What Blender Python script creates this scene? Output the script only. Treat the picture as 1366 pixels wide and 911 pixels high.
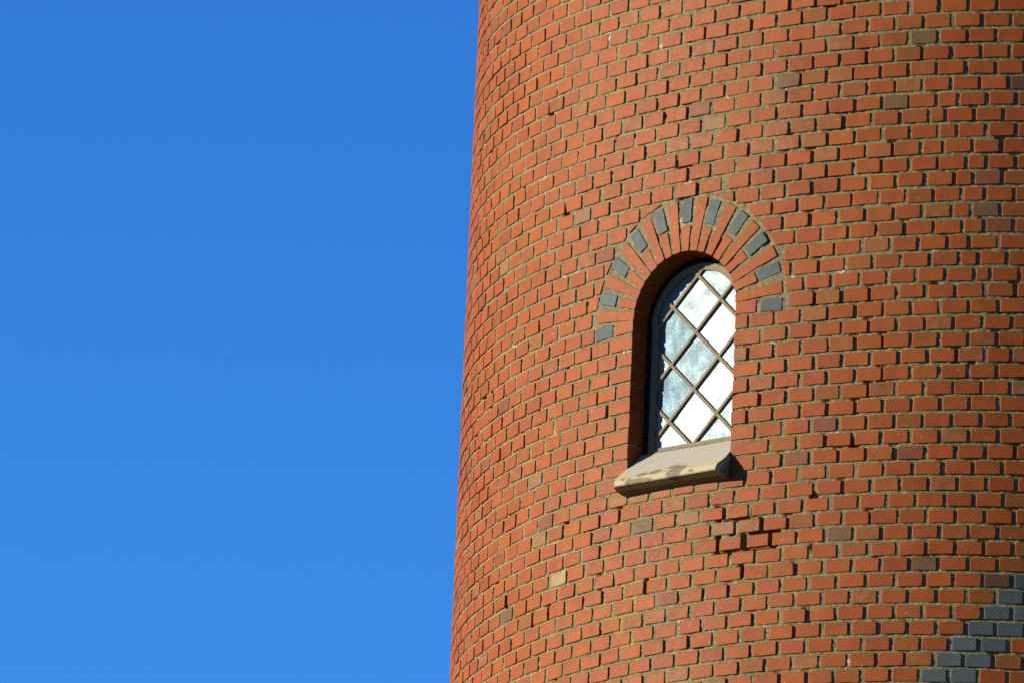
import bpy, math, random
import numpy as np
random.seed(11)
rng = np.random.default_rng(5)
S = bpy.context.scene
for o in list(bpy.data.objects): bpy.data.objects.remove(o)

# ------------------------------------------------------------------ camera
EYE = 1.6                      # camera height above the ground
PIX = 17000.0                  # focal length in pixels of a 1366 px wide frame (long telephoto)
YAW, PITCH, ROLL = 0.04323656, 0.28155075, 0.04285098
DIST = 54.3630736              # camera to tower axis
R0 = 2.56027802                # tower radius
Z0 = 16.4121723 + EYE          # height of course 0
CH = 0.070183264               # course height
P = 0.125                      # brick pitch along a course
cy, sy, cp, sp = math.cos(YAW), math.sin(YAW), math.cos(PITCH), math.sin(PITCH)
from mathutils import Vector, Matrix
fwd = Vector((-sy*cp, cy*cp, sp)); rt = Vector((cy, sy, 0)); up = rt.cross(fwd)
c_, s_ = math.cos(ROLL), math.sin(ROLL)
rt2 = c_*rt + s_*up; up2 = -s_*rt + c_*up
cd = bpy.data.cameras.new('camera'); cam = bpy.data.objects.new('camera', cd)
S.collection.objects.link(cam); S.camera = cam
m = Matrix((rt2, up2, -fwd)).transposed().to_4x4(); m.translation = Vector((0, 0, EYE))
cam.matrix_world = m
cd.sensor_width = 36; cd.lens = PIX*36/1366; cd.clip_start = .5; cd.clip_end = 5000
cd.dof.use_dof = False

# ------------------------------------------------------------------ light
SUN_EL, SUN_PHI = math.radians(15.0), math.radians(-79.0)
sdir = Vector((math.sin(SUN_PHI)*math.cos(SUN_EL), -math.cos(SUN_PHI)*math.cos(SUN_EL), math.sin(SUN_EL)))
W = bpy.data.worlds.new('World'); S.world = W; W.use_nodes = True
wn, wl = W.node_tree.nodes, W.node_tree.links
for n in list(wn): wn.remove(n)
sky = wn.new('ShaderNodeTexSky'); sky.sky_type = 'NISHITA'; sky.sun_disc = False
sky.sun_elevation = SUN_EL; sky.sun_rotation = math.atan2(sdir.x, sdir.y)
sky.altitude = 0; sky.air_density = 0.8; sky.dust_density = 0.0; sky.ozone_density = 10.0
bg = wn.new('ShaderNodeBackground'); bg.inputs[1].default_value = 0.11
wo = wn.new('ShaderNodeOutputWorld')
tc = wn.new('ShaderNodeTexCoord'); sx = wn.new('ShaderNodeSeparateXYZ'); wl.new(tc.outputs['Generated'], sx.inputs[0])
zr = wn.new('ShaderNodeValToRGB'); wl.new(sx.outputs[2], zr.inputs[0])      # clear autumn sky: deeper towards the zenith
cr_ = zr.color_ramp; cr_.elements[0].position = 0; cr_.elements[0].color = (1.0, 1.16, 1.09, 1); cr_.elements[1].position = 1; cr_.elements[1].color = (.30, .40, .50, 1)
for p_, c_2 in ((.22, (.92, 1.13, 1.03, 1)), (.335, (.60, .79, .88, 1)), (.5, (.38, .46, .56, 1))):
    e_ = cr_.elements.new(p_); e_.color = c_2
mx = wn.new('ShaderNodeMix'); mx.data_type = 'RGBA'; mx.blend_type = 'MULTIPLY'; mx.inputs[0].default_value = 1
wl.new(sky.outputs[0], mx.inputs[6]); wl.new(zr.outputs[0], mx.inputs[7]); wl.new(mx.outputs[2], bg.inputs[0]); wl.new(bg.outputs[0], wo.inputs[0])
ld = bpy.data.lights.new('sun', 'SUN'); ld.energy = 5.0; ld.angle = math.radians(.53); ld.color = (1, .92, .77)
sun = bpy.data.objects.new('sun', ld); S.collection.objects.link(sun)
sun.rotation_euler = sdir.to_track_quat('Z', 'Y').to_euler(); sun.location = (-20, 20, 40)
S.view_settings.view_transform = 'Standard'; S.view_settings.look = 'None'
S.view_settings.exposure = 1.15; S.view_settings.gamma = 1; S.view_settings.use_curve_mapping = False

ROWS = {
0: "-2.659 -2.540 -2.415 -2.289 -2.162 -2.034 -1.907 -1.775 -1.649 -1.527 -1.408 -1.285 -1.161 -1.044 -0.918 -0.800 -0.677 -0.547 -0.420 -0.296 -0.173",
1: "-2.225 -2.100 -1.971 -1.346 -1.224 -1.101 -0.980 -0.857 -0.735 -0.612 -0.489 -0.360",
2: "-2.295 -2.167 -2.036 -1.901 -1.285 -1.157 -1.038 -0.914 -0.794 -0.672 -0.548 -0.425 -0.295",
3: "-2.375 -2.242 -1.346 -1.221 -1.097 -0.974 -0.849 -0.726 -0.606 -0.484 -0.358 -0.237",
4: "-2.407 -2.282 -1.267 -1.147 -1.025 -0.903 -0.781 -0.661 -0.544 -0.436n -0.327 -0.202",
5: "-2.347 -2.218 -2.095 -1.962 -1.331 -1.205 -1.081 -0.954 -0.826 -0.701 -0.576 -0.474n -0.379 -0.255",
6: "-2.292 -2.170 -2.037 -1.901 -1.274 -1.148 -1.024 -0.899 -0.776 -0.655 -0.532 -0.430n -0.327 -0.199",
7: "-2.239 -2.100 -1.968 -1.839 -1.336 -1.215 -1.092 -0.968 -0.847 -0.727 -0.605 -0.494n -0.383 -0.259",
8: "-2.549 -2.423 -2.297 -2.173 -2.040 -1.916 -1.788 -1.660 -1.528 -1.383 -1.269 -1.143 -1.021 -0.899 -0.774 -0.653 -0.528 -0.407 -0.302n -0.196",
9: "-2.245 -2.113 -1.979 -1.336 -1.213 -1.087 -0.963 -0.838 -0.710 -0.585 -0.457 -0.356n -0.251",
10: "-2.303 -2.176 -1.270 -1.152 -1.028 -0.902 -0.781 -0.661 -0.541 -0.421 -0.311n -0.200",
11: "-2.254 -1.093 -0.966 -0.842 -0.716 -0.591 -0.463 -0.361n -0.256",
12: "-2.316 -1.158 -1.037 -0.913 -0.789 -0.666 -0.540 -0.416 -0.307n -0.198",
13: "-2.630 -2.505 -2.382 -2.252 -1.092 -0.972 -0.851 -0.725 -0.601 -0.477 -0.369n -0.260",
14: "-1.044 -0.921 -0.798 -0.675 -0.551 -0.425 -0.317n -0.219",
15: "-2.383 -2.255 -1.091n -0.985 -0.856 -0.732 -0.607 -0.482 -0.357 -0.258n -0.164",
16: "-2.442 -2.327 -1.057 -0.934 -0.808 -0.687 -0.565 -0.437 -0.311 -0.181",
17: "-2.370 -2.252 -2.136 -1.242 -1.118 -0.994 -0.872 -0.747 -0.626 -0.500 -0.377 -0.252",
18: "-2.432 -2.317 -2.204 -2.087 -1.179 -1.053 -0.926 -0.808 -0.685 -0.561 -0.439 -0.315 -0.192",
19: "-2.376 -2.256 -2.132 -2.007 -1.241 -1.113 -0.987 -0.866 -0.742 -0.622 -0.498 -0.375 -0.253",
20: "-2.443 -2.323 -2.202 -2.084 -1.181 -1.050 -0.922 -0.797 -0.672 -0.546 -0.420 -0.299 -0.190n",
21: "-2.382 -2.261 -2.136 -2.011 -1.235 -1.113 -0.988 -0.862 -0.739 -0.618 -0.493 -0.369 -0.247",
22: "-2.328 -2.198 -2.077 -1.177 -1.044 -0.923 -0.801 -0.680 -0.555 -0.430 -0.311 -0.189",
23: "-2.396 -2.273 -2.151 -2.017 -1.234 -1.107 -0.983 -0.857 -0.732 -0.608 -0.484 -0.360 -0.238",
24: "-2.461 -2.332 -2.207 -2.085 -1.188 -1.057 -0.930 -0.803 -0.680 -0.557 -0.435 -0.310 -0.184",
25: "-2.399 -2.273 -2.148 -2.017 -1.246 -1.118 -0.987 -0.862 -0.737 -0.612 -0.485 -0.358 -0.235",
26: "-1.187 -1.055 -0.925 -0.800 -0.677 -0.546 -0.413 -0.287 -0.161",
27: "-1.233 -1.103 -0.973 -0.845 -0.718 -0.595 -0.466 -0.337 -0.213",
28: "-1.030 -0.900 -0.776 -0.647 -0.523 -0.399 -0.277 -0.151",
29: "-1.203 -1.078 -0.953 -0.825 -0.701 -0.577 -0.452 -0.327 -0.204",
30: "-1.144 -1.021 -0.895 -0.771 -0.650 -0.528 -0.404 -0.279 -0.156",
31: "-3.007 -2.880 -2.748 -2.627 -2.501 -2.368 -2.245 -2.115 -1.991 -1.867 -1.738 -1.609 -1.482 -1.360 -1.223 -1.101 -0.978 -0.843 -0.720 -0.594 -0.470 -0.345 -0.223 -0.097",
32: "-2.303 -2.176 -1.167 -1.042 -0.909 -0.779 -0.649 -0.525 -0.400 -0.279 -0.156",
33: "-2.371 -2.240 -2.119 -1.228 -1.102 -0.976 -0.845 -0.719 -0.595 -0.471 -0.346 -0.220",
34: "-2.305 -2.174 -2.052 -1.167 -1.043 -0.913 -0.783 -0.655 -0.527 -0.403 -0.278 -0.155",
35: "-2.373 -2.244 -2.120 -1.998 -1.227 -1.101 -0.975 -0.850 -0.724 -0.597 -0.474 -0.348 -0.222 -0.098",
36: "-2.427 -2.307 -2.177 -2.055 -1.930 -1.167 -1.040 -0.912 -0.782 -0.653 -0.529 -0.404 -0.278 -0.153",
37: "-2.366 -2.242 -2.117 -1.996 -1.870 -1.228 -1.098 -0.973 -0.845 -0.720 -0.593 -0.469 -0.344 -0.219 -0.095",
38: "-2.056 -1.935 -1.812 -1.683 -1.556 -1.430 -1.171 -1.042 -0.914 -0.789 -0.662 -0.534 -0.415 -0.287 -0.162",
39: "-1.229 -1.101 -0.975 -0.851 -0.724 -0.600 -0.479 -0.351 -0.225 -0.099",
40: "-1.033 -0.909 -0.787 -0.662 -0.535 -0.412 -0.287 -0.163",
}
DVC = [0.0778, -0.0575, -0.27651, -0.10643, 0.1346, 0.00698, 0.14646, 0.01979, -0.07907, -0.11621, -0.06909, 0.30576, 0.05153, 0.08503, -0.08044, -0.00113, 0.18319, 0.05781, -0.11537]
GLASS_TONE = {}
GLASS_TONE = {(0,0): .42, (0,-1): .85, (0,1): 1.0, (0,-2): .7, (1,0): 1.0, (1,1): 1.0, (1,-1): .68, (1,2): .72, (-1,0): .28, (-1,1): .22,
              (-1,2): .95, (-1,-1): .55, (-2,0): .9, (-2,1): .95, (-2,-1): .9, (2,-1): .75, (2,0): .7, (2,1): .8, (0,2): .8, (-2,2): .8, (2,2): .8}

# ------------------------------------------------------------------ helpers
def tag(o, label=None, cat=None, group=None, kind=None):
    if label: o['label'] = label
    if cat: o['category'] = cat
    if group: o['group'] = group
    if kind: o['kind'] = kind
    return o

def mesh_obj(name, V, F, mats, parent=None, midx=None, smooth=False, col=None, extra=None):
    me = bpy.data.meshes.new(name)
    me.from_pydata(V.tolist() if hasattr(V, 'tolist') else V, [], F.tolist() if hasattr(F, 'tolist') else F)
    for mt in mats: me.materials.append(mt)
    if midx is not None: me.polygons.foreach_set('material_index', np.asarray(midx, dtype=np.int32))
    me.polygons.foreach_set('use_smooth', np.full(len(me.polygons), smooth) if not hasattr(smooth, '__len__') else np.asarray(smooth))
    if col is not None:
        a = me.attributes.new('tint', 'FLOAT_COLOR', 'POINT'); a.data.foreach_set('color', np.asarray(col, dtype=np.float32).ravel())
    if extra is not None:
        a = me.attributes.new('wear', 'FLOAT', 'POINT'); a.data.foreach_set('value', np.asarray(extra, dtype=np.float32).ravel())
    me.update(); me.validate(verbose=False)
    o = bpy.data.objects.new(name, me); S.collection.objects.link(o)
    if parent: o.parent = parent
    return o

def mat(name):
    m = bpy.data.materials.new(name); m.use_nodes = True
    return m, m.node_tree.nodes, m.node_tree.links, m.node_tree.nodes['Principled BSDF']
def node(nodes, t, **kw):
    n = nodes.new(t)
    for k, v in kw.items(): setattr(n, k, v)
    return n
def noise(N, L, scale, detail=3, rough=.5, vec=None):
    n = N.new('ShaderNodeTexNoise'); n.inputs['Scale'].default_value = scale
    n.inputs['Detail'].default_value = detail; n.inputs['Roughness'].default_value = rough
    if vec: L.new(vec, n.inputs['Vector'])
    return n
def ramp(N, L, src, a, b, ca=(0,0,0,1), cb=(1,1,1,1)):
    r = N.new('ShaderNodeValToRGB'); r.color_ramp.elements[0].position = a; r.color_ramp.elements[1].position = b
    r.color_ramp.elements[0].color = ca; r.color_ramp.elements[1].color = cb; L.new(src, r.inputs[0]); return r
def mix(N, L, fac, a, b, mode='MIX'):
    n = N.new('ShaderNodeMix'); n.data_type = 'RGBA'; n.blend_type = mode
    for k, v in ((0, fac), (6, a), (7, b)):
        if hasattr(v, 'is_linked'): L.new(v, n.inputs[k])
        elif k == 0: n.inputs[0].default_value = v
        else: n.inputs[k].default_value = (*v, 1) if len(v) == 3 else v
    return n.outputs[2]
def mth(N, L, op, a, b=0.):
    n = N.new('ShaderNodeMath'); n.operation = op
    for k, v in ((0, a), (1, b)):
        if hasattr(v, 'is_linked'): L.new(v, n.inputs[k])
        else: n.inputs[k].default_value = v
    return n.outputs[0]
def bump(N, L, B, h, strength, dist, prev=None):
    b = N.new('ShaderNodeBump'); b.inputs['Strength'].default_value = strength; b.inputs['Distance'].default_value = dist
    L.new(h, b.inputs['Height'])
    if prev: L.new(prev, b.inputs['Normal'])
    if B: L.new(b.outputs[0], B.inputs['Normal'])
    return b.outputs[0]

# ------------------------------------------------------------------ materials
def brick_material():
    m, N, L, B = mat('fired_brick')
    at = node(N, 'ShaderNodeAttribute', attribute_name='tint')
    geo = N.new('ShaderNodeTexCoord'); V = geo.outputs['Object']
    n1 = noise(N, L, 9, 4, .6, V)            # slow blotches
    n2 = noise(N, L, 70, 5, .65, V)
    n3 = noise(N, L, 420, 3, .6, V)          # sand
    c = mix(N, L, 1.0, at.outputs['Color'], ramp(N, L, n1.outputs[0], .3, .7, (.84,.81,.80,1), (1.1,1.13,1.12,1)).outputs[0], 'MULTIPLY')
    c = mix(N, L, 1.0, c, ramp(N, L, n2.outputs[0], .3, .72, (.88,.86,.84,1), (1.1,1.12,1.14,1)).outputs[0], 'MULTIPLY')
    c = mix(N, L, 1.0, c, ramp(N, L, n3.outputs[0], .3, .7, (.9,.9,.9,1), (1.08,1.08,1.08,1)).outputs[0], 'MULTIPLY')
    # pale bloom of salts on some bricks (tint alpha = amount)
    b1 = ramp(N, L, noise(N, L, 26, 5, .7, V).outputs[0], .42, .68)
    f = mth(N, L, 'MULTIPLY', b1.outputs[0], at.outputs['Alpha'])
    c = mix(N, L, f, c, (.205, .085, .038))
    # white specks of lime / dark soot specks
    vo = node(N, 'ShaderNodeTexVoronoi'); vo.inputs['Scale'].default_value = 42; L.new(V, vo.inputs['Vector'])
    sp1 = mth(N, L, 'MULTIPLY', ramp(N, L, vo.outputs['Distance'], .07, .10, (1,1,1,1), (0,0,0,1)).outputs[0],
              mth(N, L, 'GREATER_THAN', noise(N, L, 19, 2, .5, V).outputs[0], .60))
    c = mix(N, L, mth(N, L, 'MULTIPLY', sp1, .8), c, (.45, .40, .33))
    vo2 = node(N, 'ShaderNodeTexVoronoi'); vo2.inputs['Scale'].default_value = 31; L.new(V, vo2.inputs['Vector'])
    sp2 = mth(N, L, 'MULTIPLY', ramp(N, L, vo2.outputs['Distance'], .10, .16, (1,1,1,1), (0,0,0,1)).outputs[0],
              mth(N, L, 'GREATER_THAN', noise(N, L, 14, 2, .5, V).outputs[0], .59))
    c = mix(N, L, mth(N, L, 'MULTIPLY', sp2, .5), c, (.10, .05, .035))
    # thin firing creases
    mp = N.new('ShaderNodeMapping'); mp.inputs['Scale'].default_value = (1, 1, 5.5); L.new(V, mp.inputs[0])
    cr = noise(N, L, 13, 2, .5, mp.outputs[0])
    crv = mth(N, L, 'ABSOLUTE', mth(N, L, 'SUBTRACT', cr.outputs[0], .5))
    crf = mth(N, L, 'MULTIPLY', ramp(N, L, crv, .0, .006, (1,1,1,1), (0,0,0,1)).outputs[0],
              mth(N, L, 'GREATER_THAN', noise(N, L, 7, 2, .5, V).outputs[0], .60))
    c = mix(N, L, mth(N, L, 'MULTIPLY', crf, .45), c, (.13, .04, .02))
    # green algae film (wear attribute) and rain-washed edges
    we = node(N, 'ShaderNodeAttribute', attribute_name='wear')
    wf = mth(N, L, 'MULTIPLY', we.outputs['Fac'], ramp(N, L, n2.outputs[0], .35, .6).outputs[0])
    c = mix(N, L, mth(N, L, 'MULTIPLY', wf, .75), c, (.14, .125, .03))
    L.new(c, B.inputs['Base Color'])
    L.new(ramp(N, L, n2.outputs[0], .2, .8, (.52,)*3+(1,), (.78,)*3+(1,)).outputs[0], B.inputs['Roughness'])
    B.inputs['Specular IOR Level'].default_value = .16
    b = bump(N, L, None, n3.outputs[0], .35, .0006)
    b = bump(N, L, None, n2.outputs[0], .5, .0010, b)
    b = bump(N, L, None, crf, .5, -.0012, b)
    bump(N, L, B, noise(N, L, 22, 3, .5, V).outputs[0], .5, .0014, b)
    return m

def mortar_material():
    m, N, L, B = mat('lime_mortar')
    geo = N.new('ShaderNodeTexCoord'); V = geo.outputs['Object']
    n1 = noise(N, L, 3.5, 4, .6, V); n2 = noise(N, L, 60, 5, .7, V); n3 = noise(N, L, 190, 4, .7, V)
    c = ramp(N, L, n1.outputs[0], .35, .65, (.115,.096,.052,1), (.150,.126,.070,1)).outputs[0]
    c = mix(N, L, 1.0, c, ramp(N, L, n2.outputs[0], .3, .7, (.6,.6,.58,1), (1.35,1.35,1.35,1)).outputs[0], 'MULTIPLY')
    c = mix(N, L, 1.0, c, ramp(N, L, n3.outputs[0], .3, .7, (.45,.45,.45,1), (1.5,1.5,1.5,1)).outputs[0], 'MULTIPLY')
    mo = mth(N, L, 'MULTIPLY', ramp(N, L, noise(N, L, 1.7, 3, .6, V).outputs[0], .48, .66).outputs[0], ramp(N, L, n2.outputs[0], .4, .6).outputs[0])
    c = mix(N, L, mth(N, L, 'MULTIPLY', mo, .55), c, (.15, .135, .03))
    li = mth(N, L, 'MULTIPLY', ramp(N, L, noise(N, L, 11, 4, .6, V).outputs[0], .64, .70).outputs[0], ramp(N, L, n2.outputs[0], .48, .56).outputs[0])
    c = mix(N, L, mth(N, L, 'MULTIPLY', li, .8), c, (.42, .40, .34))
    we = node(N, 'ShaderNodeAttribute', attribute_name='wear')
    wf = mth(N, L, 'MULTIPLY', we.outputs['Fac'], ramp(N, L, n2.outputs[0], .25, .5).outputs[0])
    c = mix(N, L, mth(N, L, 'MULTIPLY', wf, .7), c, (.19, .165, .03))
    L.new(c, B.inputs['Base Color']); B.inputs['Roughness'].default_value = .95; B.inputs['Specular IOR Level'].default_value = .15
    b = bump(N, L, None, n3.outputs[0], .8, .0022)
    bump(N, L, B, n2.outputs[0], .9, .0045, b)
    return m

def stone_material():
    m, N, L, B = mat('sandstone')
    geo = N.new('ShaderNodeTexCoord'); V = geo.outputs['Object']
    we = node(N, 'ShaderNodeAttribute', attribute_name='wear')   # 0 at the glass, 1 at the front edge
    n1 = noise(N, L, 9, 4, .6, V); n2 = noise(N, L, 70, 5, .7, V); n3 = noise(N, L, 300, 3, .6, V)
    f = mth(N, L, 'ADD', we.outputs['Fac'], mth(N, L, 'MULTIPLY', mth(N, L, 'SUBTRACT', n1.outputs[0], .5), .8))
    c = ramp(N, L, f, .5, .95, (.255,.235,.185,1), (.29,.235,.135,1)).outputs[0]
    c = mix(N, L, 1.0, c, ramp(N, L, n2.outputs[0], .3, .7, (.84,.84,.82,1), (1.1,1.1,1.1,1)).outputs[0], 'MULTIPLY')
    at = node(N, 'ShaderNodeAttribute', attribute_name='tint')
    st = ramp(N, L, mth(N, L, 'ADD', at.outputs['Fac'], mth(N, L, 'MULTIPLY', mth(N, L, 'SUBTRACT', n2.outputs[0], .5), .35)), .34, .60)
    c = mix(N, L, mth(N, L, 'MULTIPLY', st.outputs[0], .8), c, (.10, .074, .042))  # brown of the stains, also of the shade painted under the sill
    L.new(c, B.inputs['Base Color']); B.inputs['Roughness'].default_value = .8; B.inputs['Specular IOR Level'].default_value = .2
    b = bump(N, L, None, n3.outputs[0], .15, .0003)
    bump(N, L, B, n2.outputs[0], .15, .0004, b)
    return m

def paint_material(name, col, rough=.6):
    m, N, L, B = mat(name)
    geo = N.new('ShaderNodeTexCoord'); V = geo.outputs['Object']
    n2 = noise(N, L, 45, 5, .7, V)
    c = mix(N, L, 1.0, col, ramp(N, L, n2.outputs[0], .3, .7, (.8,.8,.8,1), (1.12,1.12,1.12,1)).outputs[0], 'MULTIPLY')
    L.new(c, B.inputs['Base Color']); B.inputs['Roughness'].default_value = rough; B.inputs['Specular IOR Level'].default_value = .06
    bump(N, L, B, n2.outputs[0], .4, .001)
    return m

def glass_material():
    m, N, L, B = mat('weathered_glass')
    geo = N.new('ShaderNodeTexCoord'); V = geo.outputs['Object']
    at = node(N, 'ShaderNodeAttribute', attribute_name='tint')
    mp = N.new('ShaderNodeMapping'); mp.inputs['Scale'].default_value = (1, 1, .16); L.new(V, mp.inputs[0])
    st = noise(N, L, 55, 4, .7, mp.outputs[0]); n2 = noise(N, L, 150, 4, .7, V)
    c = mix(N, L, 1.0, at.outputs['Color'], ramp(N, L, st.outputs[0], .3, .7, (.75,.8,.82,1), (1.2,1.2,1.2,1)).outputs[0], 'MULTIPLY')
    c = mix(N, L, 1.0, c, ramp(N, L, n2.outputs[0], .35, .7, (.85,.85,.85,1), (1.25,1.2,1.2,1)).outputs[0], 'MULTIPLY')
    L.new(c, B.inputs['Base Color'])
    we = node(N, 'ShaderNodeAttribute', attribute_name='wear')
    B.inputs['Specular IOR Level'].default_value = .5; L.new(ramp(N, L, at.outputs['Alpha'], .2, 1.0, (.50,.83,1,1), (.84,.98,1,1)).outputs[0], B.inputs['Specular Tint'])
    r = mth(N, L, 'ADD', we.outputs['Fac'], mth(N, L, 'MULTIPLY', mth(N, L, 'SUBTRACT', st.outputs[0], .5), .22))
    r = mth(N, L, 'ADD', r, mth(N, L, 'MULTIPLY', mth(N, L, 'SUBTRACT', n2.outputs[0], .5), .45))
    n4 = noise(N, L, 14, 3, .6, V); r = mth(N, L, 'ADD', r, mth(N, L, 'MULTIPLY', mth(N, L, 'SUBTRACT', n4.outputs[0], .5), .30))
    L.new(r, B.inputs['Roughness'])
    b = bump(N, L, None, n2.outputs[0], .3, .0006)
    bump(N, L, B, st.outputs[0], .25, .0008, b)
    return m

def ground_material():
    m, N, L, B = mat('grass_ground')
    geo = N.new('ShaderNodeTexCoord'); V = geo.outputs['Object']
    n = noise(N, L, .35, 6, .7, V)
    L.new(ramp(N, L, n.outputs[0], .35, .65, (.03,.045,.015,1), (.075,.085,.03,1)).outputs[0], B.inputs['Base Color'])
    B.inputs['Roughness'].default_value = .95
    bump(N, L, B, noise(N, L, 6, 5, .7, V).outputs[0], .8, .05)
    return m

M_BRICK, M_MORTAR, M_STONE = brick_material(), mortar_material(), stone_material()
M_FRAME = paint_material('beige_paint', (.14, .11, .066))
M_DARK = paint_material('dark_frame', (.010, .010, .010))  # near-black outer ring of the window frame
M_GLASS = glass_material(); M_GROUND = ground_material()

# ------------------------------------------------------------------ the shape of the tower
UC = -1.655; PC = UC/R0                     # window centre along the wall, and its angle
NX, NY = math.sin(PC), -math.cos(PC)        # window normal
TX, TY = math.cos(PC), math.sin(PC)
def dev(u, r):
    a = (np.clip(u, -3.1, -.05)+1.5)/1.5; b = (np.clip(r, -1, 40.5)-20)/20
    s = 0; k = 0
    for i in range(5):
        for j in range(5):
            if i+j <= 5: s = s+DVC[k]*a**i*b**j; k += 1
    w = np.clip((u+5.2)/1.2, 0, 1)*np.clip((1.6-u)/1.2, 0, 1)*np.clip((r+14)/8, 0, 1)*np.clip((56-r)/8, 0, 1)
    return s*w
def zz(u, r): return Z0-CH*(r+dev(u, r))
def surf(u, r, d, wind=False):
    """point on the wall: u along the course, r = course number (down), d = depth into the wall"""
    u = np.asarray(u, float); r = np.asarray(r, float); d = np.asarray(d, float)
    ph = u/R0
    if wind:
        x = R0*np.sin(ph)-NX*d; y = -R0*np.cos(ph)-NY*d
    else:
        x = (R0-d)*np.sin(ph); y = -(R0-d)*np.cos(ph)
    return np.stack([x+0*r, y+0*r, zz(u, r)+0*d], -1)
def loc(x, r, d):
    """point in the flat frame of the window: x sideways, d inward from the wall's tangent plane"""
    x = np.asarray(x, float); r = np.asarray(r, float); d = np.asarray(d, float)
    k = R0-d
    return np.stack([NX*k+TX*x, NY*k+TY*x, zz(UC+x, r)+0*d], -1)

tower = bpy.data.objects.new('brick_tower', None); S.collection.objects.link(tower)
tower.location = (0, DIST, 0)
tag(tower, 'round tower of orange red brick with one arched lattice window', 'tower')

# ------------------------------------------------------------------ bricks
BV, BF, BM, BC, BW, BS = [], [], [], [], [], []
nv = 0
def clsp(name):
    g = random.random
    j = .95+.10*g()
    if name == 'normal':
        k = g(); c = (.42+.04*(k-.5), .106+.020*(g()-.5), .030+.008*(g()-.5)); b = .10*g()
    elif name == 'deep': c = (.38, .084+.012*g(), .024); b = .1*g()
    elif name == 'pink': c = (.355, .112+.02*g(), .085+.03*g()); b = .35+.3*g()
    elif name == 'dull': c = (.35, .100+.012*g(), .042+.012*g()); b = .2*g()
    elif name == 'brown': c = (.20, .11, .055); b = .1
    elif name == 'dark': c = (.15, .065, .036); b = .05
    elif name == 'burnt': c = (.26, .09, .048); b = .1
    elif name == 'tan': c = (.42, .29, .125); b = .3
    elif name == 'tanl': c = (.34, .16, .075); b = .2
    elif name == 'gray': c = (.095+.02*g(), .120+.015*g(), .30+.04*g()); b = 0; j = .9+.2*g()
    f = {'gray': (.43, .43, .17), 'brown': (.47, .41, .27), 'dark': (.46, .40, .30), 'tan': (.46, .45, .42), 'tanl': (.46, .42, .28), 'burnt': (.48, .38, .20)}.get(name, (.445, .37, .035))
    return (c[0]*j*f[0], c[1]*j*f[1], c[2]*j*f[2], b)
SPECIAL = [('brown', -.55, -.15), ('brown', -1.16, 1.98), ('brown', -.66, 3.93), ('brown', -.85, 31), ('brown', -.47, 32.98),
 ('dark', -.13, 2.77), ('dark', -.15, 34.15), ('brown', -2.81, 32.03), ('burnt', -.93, 24.12), ('tan', -2.36, 30.99), ('tanl', -2.59, 28.05),
 ('tanl', -2.3, 7.95), ('tanl', -1.61, 29.04), ('tanl', -1.41, 30.06), ('burnt', -1.6, 3.07), ('burnt', -1.05, 26.05),
 ('pink', -1.32, 5.83), ('pink', -1.7, 28.1), ('pink', -1.03, -1.28), ('pink', -1.19, 2.9), ('pink', -.98, 7.4), ('pink', -1.3, 7.16),
 ('pink', -2.34, -4.41), ('pink', -2.02, -4.15), ('pink', -1.74, 5.29), ('pink', -1.54, 4.77), ('pink', -1.45, 27.0), ('dull', -1.2, 4.0)]
def pick(u, r):
    for k, su, sr in SPECIAL:
        if abs(u-su) < .062 and abs(r-sr) < .5: return k
    if r >= 22:                                    # the band of blue grey bricks climbing to the right
        ug = -.355+(40-r)*P/2
        if abs(u-ug) < .125: return 'gray'
    x = random.random()
    return 'normal' if x < .78 else 'deep' if x < .86 else 'dull' if x < .945 else 'pink' if x < .988 else 'burnt' if x < .994 else 'tanl' if x < .998 else 'brown'
ALGAE = [(-1.89, 27.0, .22, .25, 1.0), (-1.75, 26.85, .2, .2, .9), (-1.55, 26.75, .1, .15, .5)]

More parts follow.
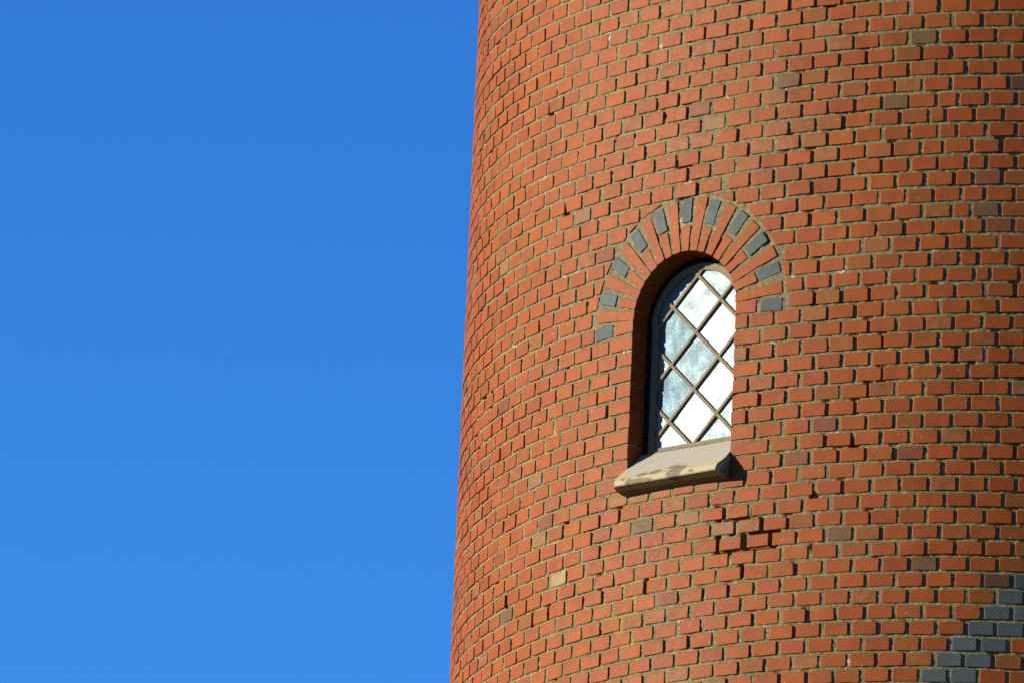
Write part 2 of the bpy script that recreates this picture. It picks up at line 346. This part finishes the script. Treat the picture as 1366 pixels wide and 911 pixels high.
def add_brick(poly, col, depth=.020, wind=False, rowcalc=None, prot=0., deepb=None):
    """poly: corners (u, r) counter-clockwise seen from outside; chamfered, slightly irregular block"""
    global nv
    poly = np.array(poly, float)
    cu, cr = poly.mean(0)
    # subdivide edges with small irregularities (metres; r converted)
    pts = []
    n = len(poly)
    chip = random.randrange(n) if random.random() < .13 else -1
    for i in range(n):
        a, b = poly[i], poly[(i+1) % n]
        e = np.array([b[0]-a[0], (b[1]-a[1])*CH]); ln = math.hypot(*e)
        if ln < 1e-4: continue
        nn = np.array([-e[1], e[0]])/ln
        k = max(1, int(round(ln/.022)))
        # rounded / chipped corner: two points per corner
        cut = .0016+.0018*random.random()
        if i == chip: cut = .004+.008*random.random()
        cut = min(cut, ln*.3)
        ts = [cut/ln]+[(q+1)/(k+1) for q in range(k)]+[1-(.0016+.0018*random.random())/ln]
        for t in ts:
            jn = random.gauss(0, .0004 if wind else .0006); 
            if random.random() < .035: jn += .0022     # small chip
            p = a+(b-a)*t
            # nn points inward for CCW in (u, -r)
            pts.append((p[0]+nn[0]*jn*-1, p[1]+nn[1]*jn*-1/CH))
    pts = np.array(pts)
    k = len(pts)
    c = np.array([cu, cr])
    # tilt of the face (depth varies linearly)
    tu, tr = random.gauss(0, .009), random.gauss(0, .009)
    off = max(-.002, min(.0008, random.gauss(0, .0006)))-prot
    def dep(p): return off+tu*(p[:, 0]-cu)+tr*(p[:, 1]-cr)*CH
    def inset(p, amt):
        v = (p-c)*[1, CH]; l = np.hypot(v[:, 0], v[:, 1])[:, None]
        half = np.abs(poly-c).max(0)
        q = p.copy()
        q[:, 0] -= np.sign(v[:, 0])*np.minimum(amt, np.abs(v[:, 0]))*(np.abs(v[:, 0]) > half[0]*.35)
        q[:, 1] -= np.sign(v[:, 1])*np.minimum(amt, np.abs(v[:, 1]))/CH*(np.abs(v[:, 1]) > half[1]*CH*.35)
        return q
    cham = .0011+.0006*random.random()
    if wind:   # shrink towards centre instead of axis inset (works for wedge shapes)
        def inset(p, amt):
            v = (p-c)*[1, CH]; l = np.hypot(v[:, 0], v[:, 1])[:, None]
            return p-v/l*amt/[1, CH]
    rings = [surf(pts[:, 0], pts[:, 1], np.full(k, depth), wind), surf(pts[:, 0], pts[:, 1], dep(pts)+cham*1.3, wind)]
    p2 = inset(pts, cham)
    rings.append(surf(p2[:, 0], p2[:, 1], dep(p2)+cham*.25, wind))
    p3 = inset(pts, cham*2.4)
    rings.append(surf(p3[:, 0], p3[:, 1], dep(p3), wind))
    V = np.concatenate(rings)
    BV.append(V)
    nr = len(rings)
    for q in range(nr-1):
        for i in range(k):
            j = (i+1) % k
            BF.append([nv+q*k+i, nv+q*k+j, nv+(q+1)*k+j, nv+(q+1)*k+i]); BS.append(q > 0)
    BF.append([nv+(nr-1)*k+i for i in range(k)]); BS.append(False)
    BC.append(np.tile(col, (len(V), 1)))
    allp = np.concatenate([pts, pts, p2, p3])
    w = np.zeros(len(V))
    for au, ar, su, sr, am in ALGAE: w = np.maximum(w, am*np.exp(-((allp[:, 0]-au)/su)**4-((allp[:, 1]-ar)/sr)**2))
    BW.append(w)
    nv += len(V)

HW, HH = .054, .41            # half brick: along the course (m), half height (courses)
CEN_R = 15.9                  # springing of the window arch (course number)
RIN, ROUT = .2800, .512
X_OPEN = .2790
def ring_xy(u, r): return u-UC, (CEN_R-r)*CH
def clip_half(poly, nx, ny, c):
    """keep points with nx*x+ny*y >= c in metres around the arch centre"""
    out = []; n = len(poly)
    for i in range(n):
        a, b = poly[i], poly[(i+1) % n]
        fa = nx*(a[0]-UC)+ny*(CEN_R-a[1])*CH-c; fb = nx*(b[0]-UC)+ny*(CEN_R-b[1])*CH-c
        if fa >= 0: out.append(a)
        if (fa >= 0) != (fb >= 0):
            t = fa/(fa-fb); out.append((a[0]+(b[0]-a[0])*t, a[1]+(b[1]-a[1])*t))
    return out
def area(poly):
    s = 0
    for i in range(len(poly)):
        a, b = poly[i], poly[(i+1) % len(poly)]; s += a[0]*b[1]-b[0]*a[1]
    return abs(s)/2*CH

U_LO, U_HI = -4.45, .95       # the stretch of wall modelled brick by brick with worn edges
R_LO, R_HI = -15, 46
def parse(r):
    if r < 0: k = r % 2
    elif r > 40: k = 40-(r % 2)
    else: k = r
    if r < 0 and k == 1: k = 1
    return [(float(t.rstrip('n')), t.endswith('n')) for t in ROWS[k].split()]
def course(r):
    """list of (u0, u1) of the bricks of a course"""
    L = parse(r)
    if r < 0 or r > 40: L = [(u, False) for u, n in L]
    segs = []                                  # (u, narrow)
    full = [L[0]]
    for a, b in zip(L[:-1], L[1:]):
        g = b[0]-a[0]; n = int(round(g/P))
        if g > .2:
            if 8 < r < 27 and a[0] < UC < b[0]:
                u = a[0]+P
                while u < UC: full.append((u, False)); u += P
                u = b[0]-P; tmp = []
                while u > UC: tmp.append((u, False)); u -= P
                full += tmp[::-1]
            else:
                for k in range(1, n): full.append((a[0]+g*k/n, False))
        full.append(b)
    while full[0][0] > U_LO: full.insert(0, (full[0][0]-P*(1+random.gauss(0, .004)), False))
    while full[-1][0] < U_HI: full.append((full[-1][0]+P*(1+random.gauss(0, .004)), False))
    out = []
    for i, (u, n) in enumerate(full):
        if n:
            pu = full[i-1][0]+HW+.0165; nu = full[i+1][0]-HW-.0165
            out.append((pu, nu, u)); continue
        lo, hi = u-HW, u+HW
        if i and not full[i-1][1]:
            mid = (full[i-1][0]+u)/2
            lo = max(lo, mid+.0055) if abs(u-full[i-1][0]-P) < .03 else lo
            if u-full[i-1][0]-P < .012: lo = min(lo, mid+.0105)
        if i < len(full)-1 and not full[i+1][1]:
            mid = (full[i+1][0]+u)/2
            hi = min(hi, mid-.0055) if abs(full[i+1][0]-u-P) < .03 else hi
            if full[i+1][0]-u-P < .012: hi = max(hi, mid-.0105)
        j = .0016
        out.append((lo+random.uniform(-j, j), hi+random.uniform(-j, j), u))
    return out
BOUND, JOINTS = {}, {}
for r in range(R_LO, R_HI):
    cs = course(r)
    JOINTS[r] = [(p_[1], n_[0]) for p_, n_ in zip(cs[:-1], cs[1:])]
    for u0, u1, uc in cs:
        loose = -1.47 < uc < -1.14 and 29 <= r <= 31
        if loose: u0 += .0018; u1 -= .0018
        jr = random.gauss(0, .012)
        hh0, hh1 = HH+random.uniform(-.02, .02), HH+random.uniform(-.02, .02)
        if loose: hh0 -= .02; hh1 -= .025
        sl0, sl1 = random.gauss(0, .008), random.gauss(0, .008)
        k = pick(uc, r)
        if 8 < r < 27 and abs((u0+u1)/2-UC) < .75:
            left = uc < UC
            if r <= 16:
                poly = [(u0, r+hh1+jr+sl0), (u1, r+hh1+jr+sl1), (u1, r-hh0+jr+sl1), (u0, r-hh0+jr+sl0)]
                x, y = ring_xy((u0+u1)/2, r)
                # clip by the tangent at the nearest point of the outer ring
                if r < 16:
                    l = math.hypot(x, y)
                    if l < ROUT-.06: continue
                    for _ in range(2):
                        l = math.hypot(x, y); poly = clip_half(poly, x/l, y/l, ROUT+.014)
                        if len(poly) < 3: break
                        x, y = ring_xy(*np.mean(poly, 0))
                else: poly = clip_half(poly, -1 if left else 1, 0, ROUT+.016)
                if len(poly) < 3 or area(poly) < .0007: continue
                add_brick(poly, clsp(k if k != 'gray' else 'normal')); continue
            lim = UC-X_OPEN if left else UC+X_OPEN
            if left:
                if u0 > lim-.02: continue
                u1b = min(u1, lim)
                jamb = u1 > lim-.075
                if jamb: u1b = lim+random.uniform(-.0015, .0015)
                poly = [(u0, r+HH), (u1b, r+HH), (u1b, r-HH), (u0, r-HH)]
            else:
                if u1 < lim+.02: continue
                jamb = u0 < lim+.075
                u0b = lim+random.uniform(-.0015, .0015) if jamb else u0
                poly = [(u0b, r+HH), (u1, r+HH), (u1, r-HH), (u0b, r-HH)]
            # widened fillers read badly: cap at one header
            w = poly[1][0]-poly[0][0]
            if jamb and w > .135:
                if left: poly[0] = (poly[0][0], poly[0][1])
            add_brick(poly, clsp(k), depth=.23 if jamb else .02, wind=jamb); continue
        poly = [(u0, r+hh1+jr+sl0), (u1, r+hh1+jr+sl1), (u1, r-hh0+jr+sl1), (u0, r-hh0+jr+sl0)]
        add_brick(poly, clsp(k))
wallV, wallF, wallS, wallC, wallW = BV, BF, BS, BC, BW

def flush():
    global BV, BF, BC, BW, BS, nv
    r = (np.concatenate(BV), BF, np.concatenate(BC), np.concatenate(BW), BS)
    BV, BF, BC, BW, BS, nv = [], [], [], [], [], 0
    return r
brick_data = flush()

# ring of voussoirs: grey and orange headers alternating with full stretchers
def radial(a, r0, r1, w0, w1):
    ca, sa = math.cos(a), math.sin(a)
    q = []
    for rr, s in ((r0, -w0/2), (r1, -w1/2), (r1, w1/2), (r0, w0/2)):
        x = ca*rr-sa*s; y = sa*rr+ca*s
        q.append((UC+x, CEN_R-y/CH))
    return q
for k in range(21):
    a = math.radians(180.6-9.12*k)+random.gauss(0, .006)
    if k % 2 == 0:
        w = .052 if 0 < k < 20 else .057
        add_brick(radial(a, .404+random.gauss(0, .003), ROUT+random.gauss(0, .003), w-.002, w), clsp('gray'), wind=True, depth=.03)
        add_brick(radial(a, RIN-.001, .390+random.gauss(0, .004), .036 if 0 < k < 20 else .056, .047 if 0 < k < 20 else .057), clsp('normal'), wind=True, depth=.23)
    else:
        add_brick(radial(a, RIN-.001, ROUT+random.gauss(0, .003), .0375, .0555), clsp('normal'), wind=True, depth=.23)
arch_data = flush()

# ------------------------------------------------------------------ mortar: a fine sheet a few mm behind the brick faces
DEEP = [(-1.424,29.006,.014,.5),(-1.421,30.846,.014,.5),(-1.378,31.528,.055,.12),(-1.213,30.034,.014,.5),(-1.294,30.952,.014,.5),
 (-1.164,30.992,.014,.5),(-1.26,31.46,.119,.14),(-1.194,30.48,.073,.13),(-1.3,32.869,.013,.41),(-1.798,32.907,.014,.45),(-2.815,31.063,.016,.42),
 (-2.565,32.977,.016,.45),(-2.439,32.915,.016,.45),(-2.326,27.262,.016,.41),(-1.354,29.968,.014,.5),(-1.33,29.47,.06,.12)]
MOSS = [(-1.939,32.689,.017,.5),(-1.865,33.564,.02,.5),(-1.944,35.038,.024,1.2),(-1.87,35.91,.02,.9),(-1.829,37.408,.02,1.2),(-1.826,32.5,.085,.14),
 (-1.929,34.5,.085,.14),(-1.9,33.5,.07,.14),(-1.88,36.5,.06,.14),(-2.452,21.232,.015,.55),(-2.512,22.343,.015,.64),(-2.1,.5,.07,.1),(-1.819,26.5,.1,.2)]
def fnoise(shape, cell, seed):
    g = np.random.default_rng(seed)
    h, w = shape; a = g.standard_normal((h//cell+3, w//cell+3))
    y = np.arange(h)/cell; x = np.arange(w)/cell
    yi = y.astype(int); xi = x.astype(int); fy = (y-yi)[:, None]; fx = (x-xi)[None]
    fy = fy*fy*(3-2*fy); fx = fx*fx*(3-2*fx)
    A = a[yi][:, xi]; B = a[yi][:, xi+1]; Cc = a[yi+1][:, xi]; D = a[yi+1][:, xi+1]
    return (A*(1-fx)+B*fx)*(1-fy)+(Cc*(1-fx)+D*fx)*fy
GU0, GU1, GR0, GR1 = -4.5, 1.0, -15.5, 46.5
nu_ = int((GU1-GU0)/.008); nr_ = int((GR1-GR0)*CH/.008)
uu = np.linspace(GU0, GU1, nu_); rr = np.linspace(GR0, GR1, nr_)
UU, RR = np.meshgrid(uu, rr)
dd = .0049+.0009*fnoise(UU.shape, 1, 1)+.0010*fnoise(UU.shape, 3, 2)+.0013*fnoise(UU.shape, 12, 3)+.0008*fnoise(UU.shape, 50, 4)
sc = fnoise(UU.shape, 7, 9); dd += np.clip(sc-1.75, 0, 1)*.022                          # crumbled spots
dd = np.clip(dd, .0030, .03)
for r in range(R_LO, R_HI):
    for a_, b_ in JOINTS[r]:
        am = random.random(); am = .0 if am < .35 else .0035*random.random() if am < .85 else .004+.007*random.random()
        am *= .3+.7*min(1, max(0, ((a_+b_)/2+2.2)/1.2))
        if am == 0: continue
        c0 = int(((a_+b_)/2-.016-GU0)/(GU1-GU0)*(nu_-1)); c1 = c0+5
        q0 = int((r-.45-GR0)/(GR1-GR0)*(nr_-1)); q1 = int((r+.45-GR0)/(GR1-GR0)*(nr_-1))+1
        if c0 > 1 and c1 < nu_-1: dd[q0:q1, c0:c1] += am
for au, ar, su, sr in DEEP:
    dd = np.maximum(dd, .055*(np.exp(-((UU-au)/su)**6-((RR-ar)/sr)**6)))
moss = np.zeros_like(UU)
for au, ar, su, sr in MOSS: moss = np.maximum(moss, np.exp(-((UU-au)/su)**4-((RR-ar)/sr)**4))
XX = UU-UC; YY = (CEN_R-RR)*CH
XL = .2835
inside = np.where(YY >= 0, np.hypot(XX, YY) < .285, (np.abs(XX) < XL) & (RR < 26.62))
# snap the rim of the opening to its outline
def inner(k):
    m_ = inside.copy()
    for _ in range(k):
        m_[1:-1, 1:-1] = m_[1:-1, 1:-1] & m_[:-2, 1:-1] & m_[2:, 1:-1] & m_[1:-1, :-2] & m_[1:-1, 2:]
    return m_
deepin = inner(1)
rim = inside & ~deepin
rad = np.hypot(XX, YY); s_arc = .285/np.maximum(rad, 1e-6)
nx_ = np.where(YY >= 0, XX*s_arc, np.where(np.abs(XX) > XL-.02, np.sign(XX)*XL, XX))
ny_ = np.where(YY >= 0, YY*s_arc, np.where(np.abs(XX) > XL-.02, YY, (CEN_R-26.62)*CH))
UU = np.where(rim, UC+nx_, UU); RR = np.where(rim, CEN_R-ny_/CH, RR)
idx = np.arange(UU.size).reshape(UU.shape)
q = np.stack([idx[:-1, :-1], idx[1:, :-1], idx[1:, 1:], idx[:-1, 1:]], -1).reshape(-1, 4)
drop = deepin.ravel()[q].any(1)
MF = q[~drop]
MV = surf(UU.ravel(), RR.ravel(), dd.ravel())
moss = moss.ravel()
bv, bf, bc, bw, bs = brick_data
n0 = len(MV)
V = np.concatenate([MV, bv]); F = MF.tolist()+[[i+n0 for i in f] for f in bf]
midx = np.concatenate([np.ones(len(MF), int), np.zeros(len(bf), int)])
col = np.concatenate([np.tile([.3, .25, .17, 0], (n0, 1)), bc]); wear = np.concatenate([moss, bw])
sm = np.concatenate([np.ones(len(MF), bool), np.array(bs, bool)])
wall = mesh_obj('wall', V, F, [M_BRICK, M_MORTAR], tower, midx, sm, col, wear)

# the rest of the shaft, plainer bricks on a mortar core, courses going round and down to the ground
def plain_wall(r_lo, r_hi, u_lo, u_hi):
    VV, FF, CC, k = [], [], [], 0
    for r in range(r_lo, r_hi):
        n = int(round((u_hi-u_lo)/P)); p = (u_hi-u_lo)/n
        u = u_lo+p*(np.arange(n)+.5+(.5 if r % 2 else 0))
        u = u[(u > u_lo+.05) & (u < u_hi-.05)]
        us = np.stack([u-HW, u+HW, u+HW, u-HW], -1); rs = np.tile([r+HH, r+HH, r-HH, r-HH], (len(u), 1))
        f_ = surf(us, rs, rng.normal(0, .0008, (len(u), 1))+0*us); b_ = surf(us, rs, .012+0*us)
        vv = np.concatenate([f_, b_], 1).reshape(-1, 3)
        base = k+8*np.arange(len(u))[:, None]
        for t in ([0, 1, 2, 3], [4, 5, 1, 0], [5, 6, 2, 1], [6, 7, 3, 2], [7, 4, 0, 3]): FF.append(base+np.array(t))
        VV.append(vv); k += len(vv)
        cl = np.array([clsp('normal' if random.random() < .8 else 'dull') for _ in u]); CC.append(np.repeat(cl, 8, 0))
    # mortar core
    m1 = max(2, int((u_hi-u_lo)/.06)); g = np.linspace(u_lo, u_hi, m1); rws = np.linspace(r_lo-.5, r_hi-.5, max(2, (r_hi-r_lo)//4+2))
    G, Rg = np.meshgrid(g, rws); mv = surf(G.ravel(), Rg.ravel(), .0045+0*G.ravel())
    ii = np.arange(G.size).reshape(G.shape)+k
    mf = np.stack([ii[:-1, :-1], ii[1:, :-1], ii[1:, 1:], ii[:-1, 1:]], -1).reshape(-1, 4)
    fb = np.concatenate(FF)
    return (np.concatenate(VV+[mv]), np.concatenate([fb, mf]), np.concatenate(CC+[np.tile([.3, .25, .17, 0], (len(mv), 1))]),
            np.concatenate([np.zeros(len(fb), int), np.ones(len(mf), int)]))
C2 = 2*math.pi*R0
gr = int((Z0)/CH)
for a in ((46, gr+1, -C2/2, C2/2), (-75, -15, -C2/2, C2/2), (-15, 46, GU1-.03, C2+GU0+.03)):
    v, f, c, mi = plain_wall(*a)
    mesh_obj('wall', v, f, [M_BRICK, M_MORTAR], tower, mi, False, c, np.zeros(len(v)))
# flat stone coping on top
n = 96; ztop = Z0+75.5*CH
cv = []
for (r_, z_) in ((R0-.3, ztop), (R0+.08, ztop), (R0+.08, ztop+.12), (0.01, ztop+.3)):
    cv += [(r_*math.sin(t), -r_*math.cos(t), z_) for t in np.linspace(0, 2*math.pi, n, endpoint=False)]
cf = [[k*n+i, k*n+(i+1) % n, (k+1)*n+(i+1) % n, (k+1)*n+i] for k in range(3) for i in range(n)]
mesh_obj('coping', np.array(cv), cf, [M_STONE], tower, None, False, np.zeros((len(cv), 4)), np.zeros(len(cv)))

# ------------------------------------------------------------------ arch part: voussoirs
bv, bf, bc, bw, bs = arch_data
mesh_obj('arch', bv, bf, [M_BRICK], tower, None, np.array(bs), bc, bw)

# ------------------------------------------------------------------ mortar lining of the reveal
def outline(hw, rad_, r_bot, n=40, cr=CEN_R):
    pts = [(-hw, r_bot)]
    for k in range(13): pts.append((-hw, r_bot+(cr-r_bot)*(k+1)/13))
    for k in range(1, n): a = math.pi*(1-k/n); pts.append((math.cos(a)*rad_, cr-math.sin(a)*rad_/CH))
    for k in range(14): pts.append((hw, cr+(r_bot-cr)*k/13))
    return np.array(pts)
o_ = outline(XL, .2845, 26.6)
ds = [.002, .02, .05, .08, .11, .15, .22]
vv = np.concatenate([surf(UC+R0*np.arcsin(o_[:, 0]/R0), o_[:, 1], d+0*o_[:, 0], True) for d in ds])
kk = len(o_)
ff = [[a*kk+i, a*kk+i+1, (a+1)*kk+i+1, (a+1)*kk+i] for a in range(len(ds)-1) for i in range(kk-1)]
mesh_obj('reveal_mortar', vv, ff, [M_MORTAR], tower, None, False, None, np.zeros(len(vv)))

# ------------------------------------------------------------------ the window
D_FR = .112            # front of the frame, depth behind the wall's tangent plane
XG, RG, RB = .214, .224, 23.62   # clear glass
def ring_part(name, oa, ob, d0, d1, mt, parent, jit=0):
    """frame between outlines oa (inner) and ob (outer), front at d0, back at d1, with rebate"""
    k = len(oa)
    vs = []
    for o, d in ((ob, d1), (ob, d0), (oa, d0), (oa, d1)): vs.append(loc(o[:, 0], o[:, 1], d+0*o[:, 0]))
    V = np.concatenate(vs)
    F = [[a*k+i, a*k+(i+1) % k, (a+1)*k+(i+1) % k, (a+1)*k+i] for a in range(3) for i in range(k)]
    return mesh_obj(name, V, F, [mt], parent, None, False)
NO = 40
inner1 = outline(XG, RG, RB, NO); outer1 = outline(.283, .2838, 24.6, NO)
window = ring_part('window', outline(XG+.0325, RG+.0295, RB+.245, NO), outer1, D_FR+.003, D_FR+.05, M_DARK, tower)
inner_f = ring_part('frame', inner1, outline(XG+.033, RG+.030, RB+.25, NO), D_FR, D_FR+.045, M_FRAME, window)
# glass: one sheet of leaded diamonds, each cell its own facet
XS, RS0 = -.012, 16.60; DX = .1285; DR = 3.605        # lattice crossings
D_GL = D_FR+.012
cells = []
def inside_glass(x, r):
    y = (CEN_R-r)*CH
    return (abs(x) < XG+.01 and r < RB+.2) if y < 0 else math.hypot(x, y) < RG+.01
gv, gf, gc, gw = [], [], [], []
WH = {(0, 13): 1}
def clip_glass(poly):
    def half(poly, nx, ny, c):
        out = []
        for i in range(len(poly)):
            a, b = poly[i], poly[(i+1) % len(poly)]
            fa = c-nx*a[0]-ny*a[1]; fb = c-nx*b[0]-ny*b[1]
            if fa >= 0: out.append(a)
            if (fa >= 0) != (fb >= 0):
                t = fa/(fa-fb); out.append((a[0]+(b[0]-a[0])*t, a[1]+(b[1]-a[1])*t))
        return out
    poly = half(poly, 1, 0, XG+.01); poly = half(poly, -1, 0, XG+.01) if poly else poly
    poly = half(poly, 0, -1, -(CEN_R-RB-.15)*CH) if poly else poly
    for k in range(0, 25):
        a = math.pi*k/24
        if poly: poly = half(poly, math.cos(a), math.sin(a), RG+.01)
    return poly
BRIGHT = {}
for i in range(-3, 4):
    for j in range(-4, 6):
        # cell centre: half-way between crossings; crossings at (XS+i*DX, RS0 + (j + (i%2)/2)*DR)
        xc = XS+i*DX; rc = RS0+(j+.5-(abs(i) % 2)*.5)*DR
        poly = [(xc-DX, rc), (xc, rc+DR/2), (xc+DX, rc), (xc, rc-DR/2)]
        poly = [(x, (CEN_R-r)*CH) for x, r in poly]
        poly = clip_glass(poly)
        if len(poly) < 3: continue
        b = len(gv)
        g = np.random.default_rng(100+i*17+j)
        tx, ty = g.normal(0, .010), g.normal(0, .010)
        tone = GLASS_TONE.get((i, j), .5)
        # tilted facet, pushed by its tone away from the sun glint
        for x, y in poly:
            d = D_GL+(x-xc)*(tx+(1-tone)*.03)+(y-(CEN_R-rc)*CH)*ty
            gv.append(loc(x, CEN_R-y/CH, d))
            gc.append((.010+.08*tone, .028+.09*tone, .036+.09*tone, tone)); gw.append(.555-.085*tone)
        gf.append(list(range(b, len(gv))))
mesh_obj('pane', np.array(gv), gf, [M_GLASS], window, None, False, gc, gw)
# lattice bars
LV, LF = [], []
def bar(p, q_, w, d0, d1):
    a = np.array([p[0], (CEN_R-p[1])*CH]); b = np.array([q_[0], (CEN_R-q_[1])*CH])
    e = (b-a)/np.linalg.norm(b-a); n_ = np.array([-e[1], e[0]])*w/2
    k = len(LV)
    m_ = 8
    for t in range(m_+1):
        c = a+(b-a)*t/m_
        for s, d in ((-1, d1), (-1, d0+.0025), (-.7, d0), (.7, d0), (1, d0+.0025), (1, d1)):
            pt = c+n_*s*(1+random.gauss(0, .015)); LV.append(loc(pt[0], CEN_R-pt[1]/CH, d))
    for t in range(m_):
        for s in range(5):
            i0 = k+t*6+s; LF.append([i0, i0+1, i0+7, i0+6])
    LF.append([k+s for s in range(6)][::-1]); LF.append([k+m_*6+s for s in range(6)])
slope = (DR/2)/DX
for sgn in (1, -1):
    for k in range(-5, 7):
        # line r = RS0 + k*DR + sgn*slope*(x-XS)
        pts = []
        for x in np.linspace(-.27, .27, 361):
            r = RS0+k*DR+sgn*slope*(x-XS)
            y = (CEN_R-r)*CH
            ok = (abs(x) < XG+.004 and r < RB+.06) if y < 0 else math.hypot(x, y) < RG+.004
            if ok: pts.append((x, r))
        if len(pts) > 12: bar(pts[0], pts[-1], .0158, D_FR+.001+(.0012 if sgn > 0 else 0), D_GL+.012)
mesh_obj('lattice', np.array(LV), LF, [M_FRAME], window)

# ------------------------------------------------------------------ sill
# profile (depth, course): glass side -> front, chamfered end corners
XSL = .2765
prof = [(.112, 23.86), (.05, 24.66), (.0, 25.30), (-.035, 25.75), (-.064, 26.10), (-.069, 26.2), (-.0765, 26.50), (-.073, 26.57), (-.0, 26.88), (.02, 26.88), (.11, 26.78)]
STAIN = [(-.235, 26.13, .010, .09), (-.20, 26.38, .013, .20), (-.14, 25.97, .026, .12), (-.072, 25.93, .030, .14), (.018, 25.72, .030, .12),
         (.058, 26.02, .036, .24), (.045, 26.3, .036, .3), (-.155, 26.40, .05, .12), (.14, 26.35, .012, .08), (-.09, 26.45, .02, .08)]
xs = np.linspace(-1, 1, 57)
SV, SW, SC, SF = [], [], [], []
top = []
for a, b in zip(prof[:-1], prof[1:]):
    m_ = 8 if b[1] > a[1]+.3 else 3
    top += [(a[0]+(b[0]-a[0])*t/m_, a[1]+(b[1]-a[1])*t/m_) for t in range(m_)]
top.append(prof[-1])
for t, (d, r) in enumerate(top):
    for x in xs:
        ear = .010*max(0, min(1, (.03-d)/.05)) if d < .03 else 0
        hx = XSL+ear
        if d < -.045: hx -= .012*min(1, (-.045-d)/.03)
        jj = random.gauss(0, .00006)
        xx_ = x*hx
        SV.append(loc(xx_, r+jj/CH*.5, d+jj))
        SW.append(min(1, max(0, (r-23.8)/2.8)) if t < 60 else 1)
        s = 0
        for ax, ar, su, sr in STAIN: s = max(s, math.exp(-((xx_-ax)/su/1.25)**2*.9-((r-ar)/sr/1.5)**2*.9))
        if t >= len(top)-10: s = 1.0  # underside towards the wall: its shade painted in as full dark tone
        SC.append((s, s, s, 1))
k = len(xs)
for t in range(len(top)-1):
    for i in range(k-1): SF.append([t*k+i, (t+1)*k+i, (t+1)*k+i+1, t*k+i+1])
# end faces
SF.append([t*k for t in range(len(top))][::-1]); SF.append([t*k+k-1 for t in range(len(top))])
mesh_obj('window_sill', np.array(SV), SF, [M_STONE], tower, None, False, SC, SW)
# mortar fillet between sill and frame
FV = [loc(x, r, d) for (d, r) in ((.104, 23.98), (.106, 23.86), (.118, 23.80), (.13, 23.95)) for x in np.linspace(-.28, .28, 40)+0]
FV = [v+np.array([0, 0, random.gauss(0, .0008)]) for v in FV]
FF = [[a*40+i, (a+1)*40+i, (a+1)*40+i+1, a*40+i+1] for a in range(3) for i in range(39)]
mesh_obj('sill_mortar', np.array(FV), FF, [M_MORTAR], tower, None, False, None, np.zeros(len(FV)))

# ------------------------------------------------------------------ ground
gn = 60; L_ = 2500.
g = np.sign(np.linspace(-1, 1, gn))*np.abs(np.linspace(-1, 1, gn))**3*L_
GV = [(x, y, 0) for y in g for x in g]
GF = [[a*gn+i, a*gn+i+1, (a+1)*gn+i+1, (a+1)*gn+i] for a in range(gn-1) for i in range(gn-1)]
go = mesh_obj('ground', GV, GF, [M_GROUND]); tag(go, kind='structure')
S.render.resolution_x, S.render.resolution_y = 1024, 682
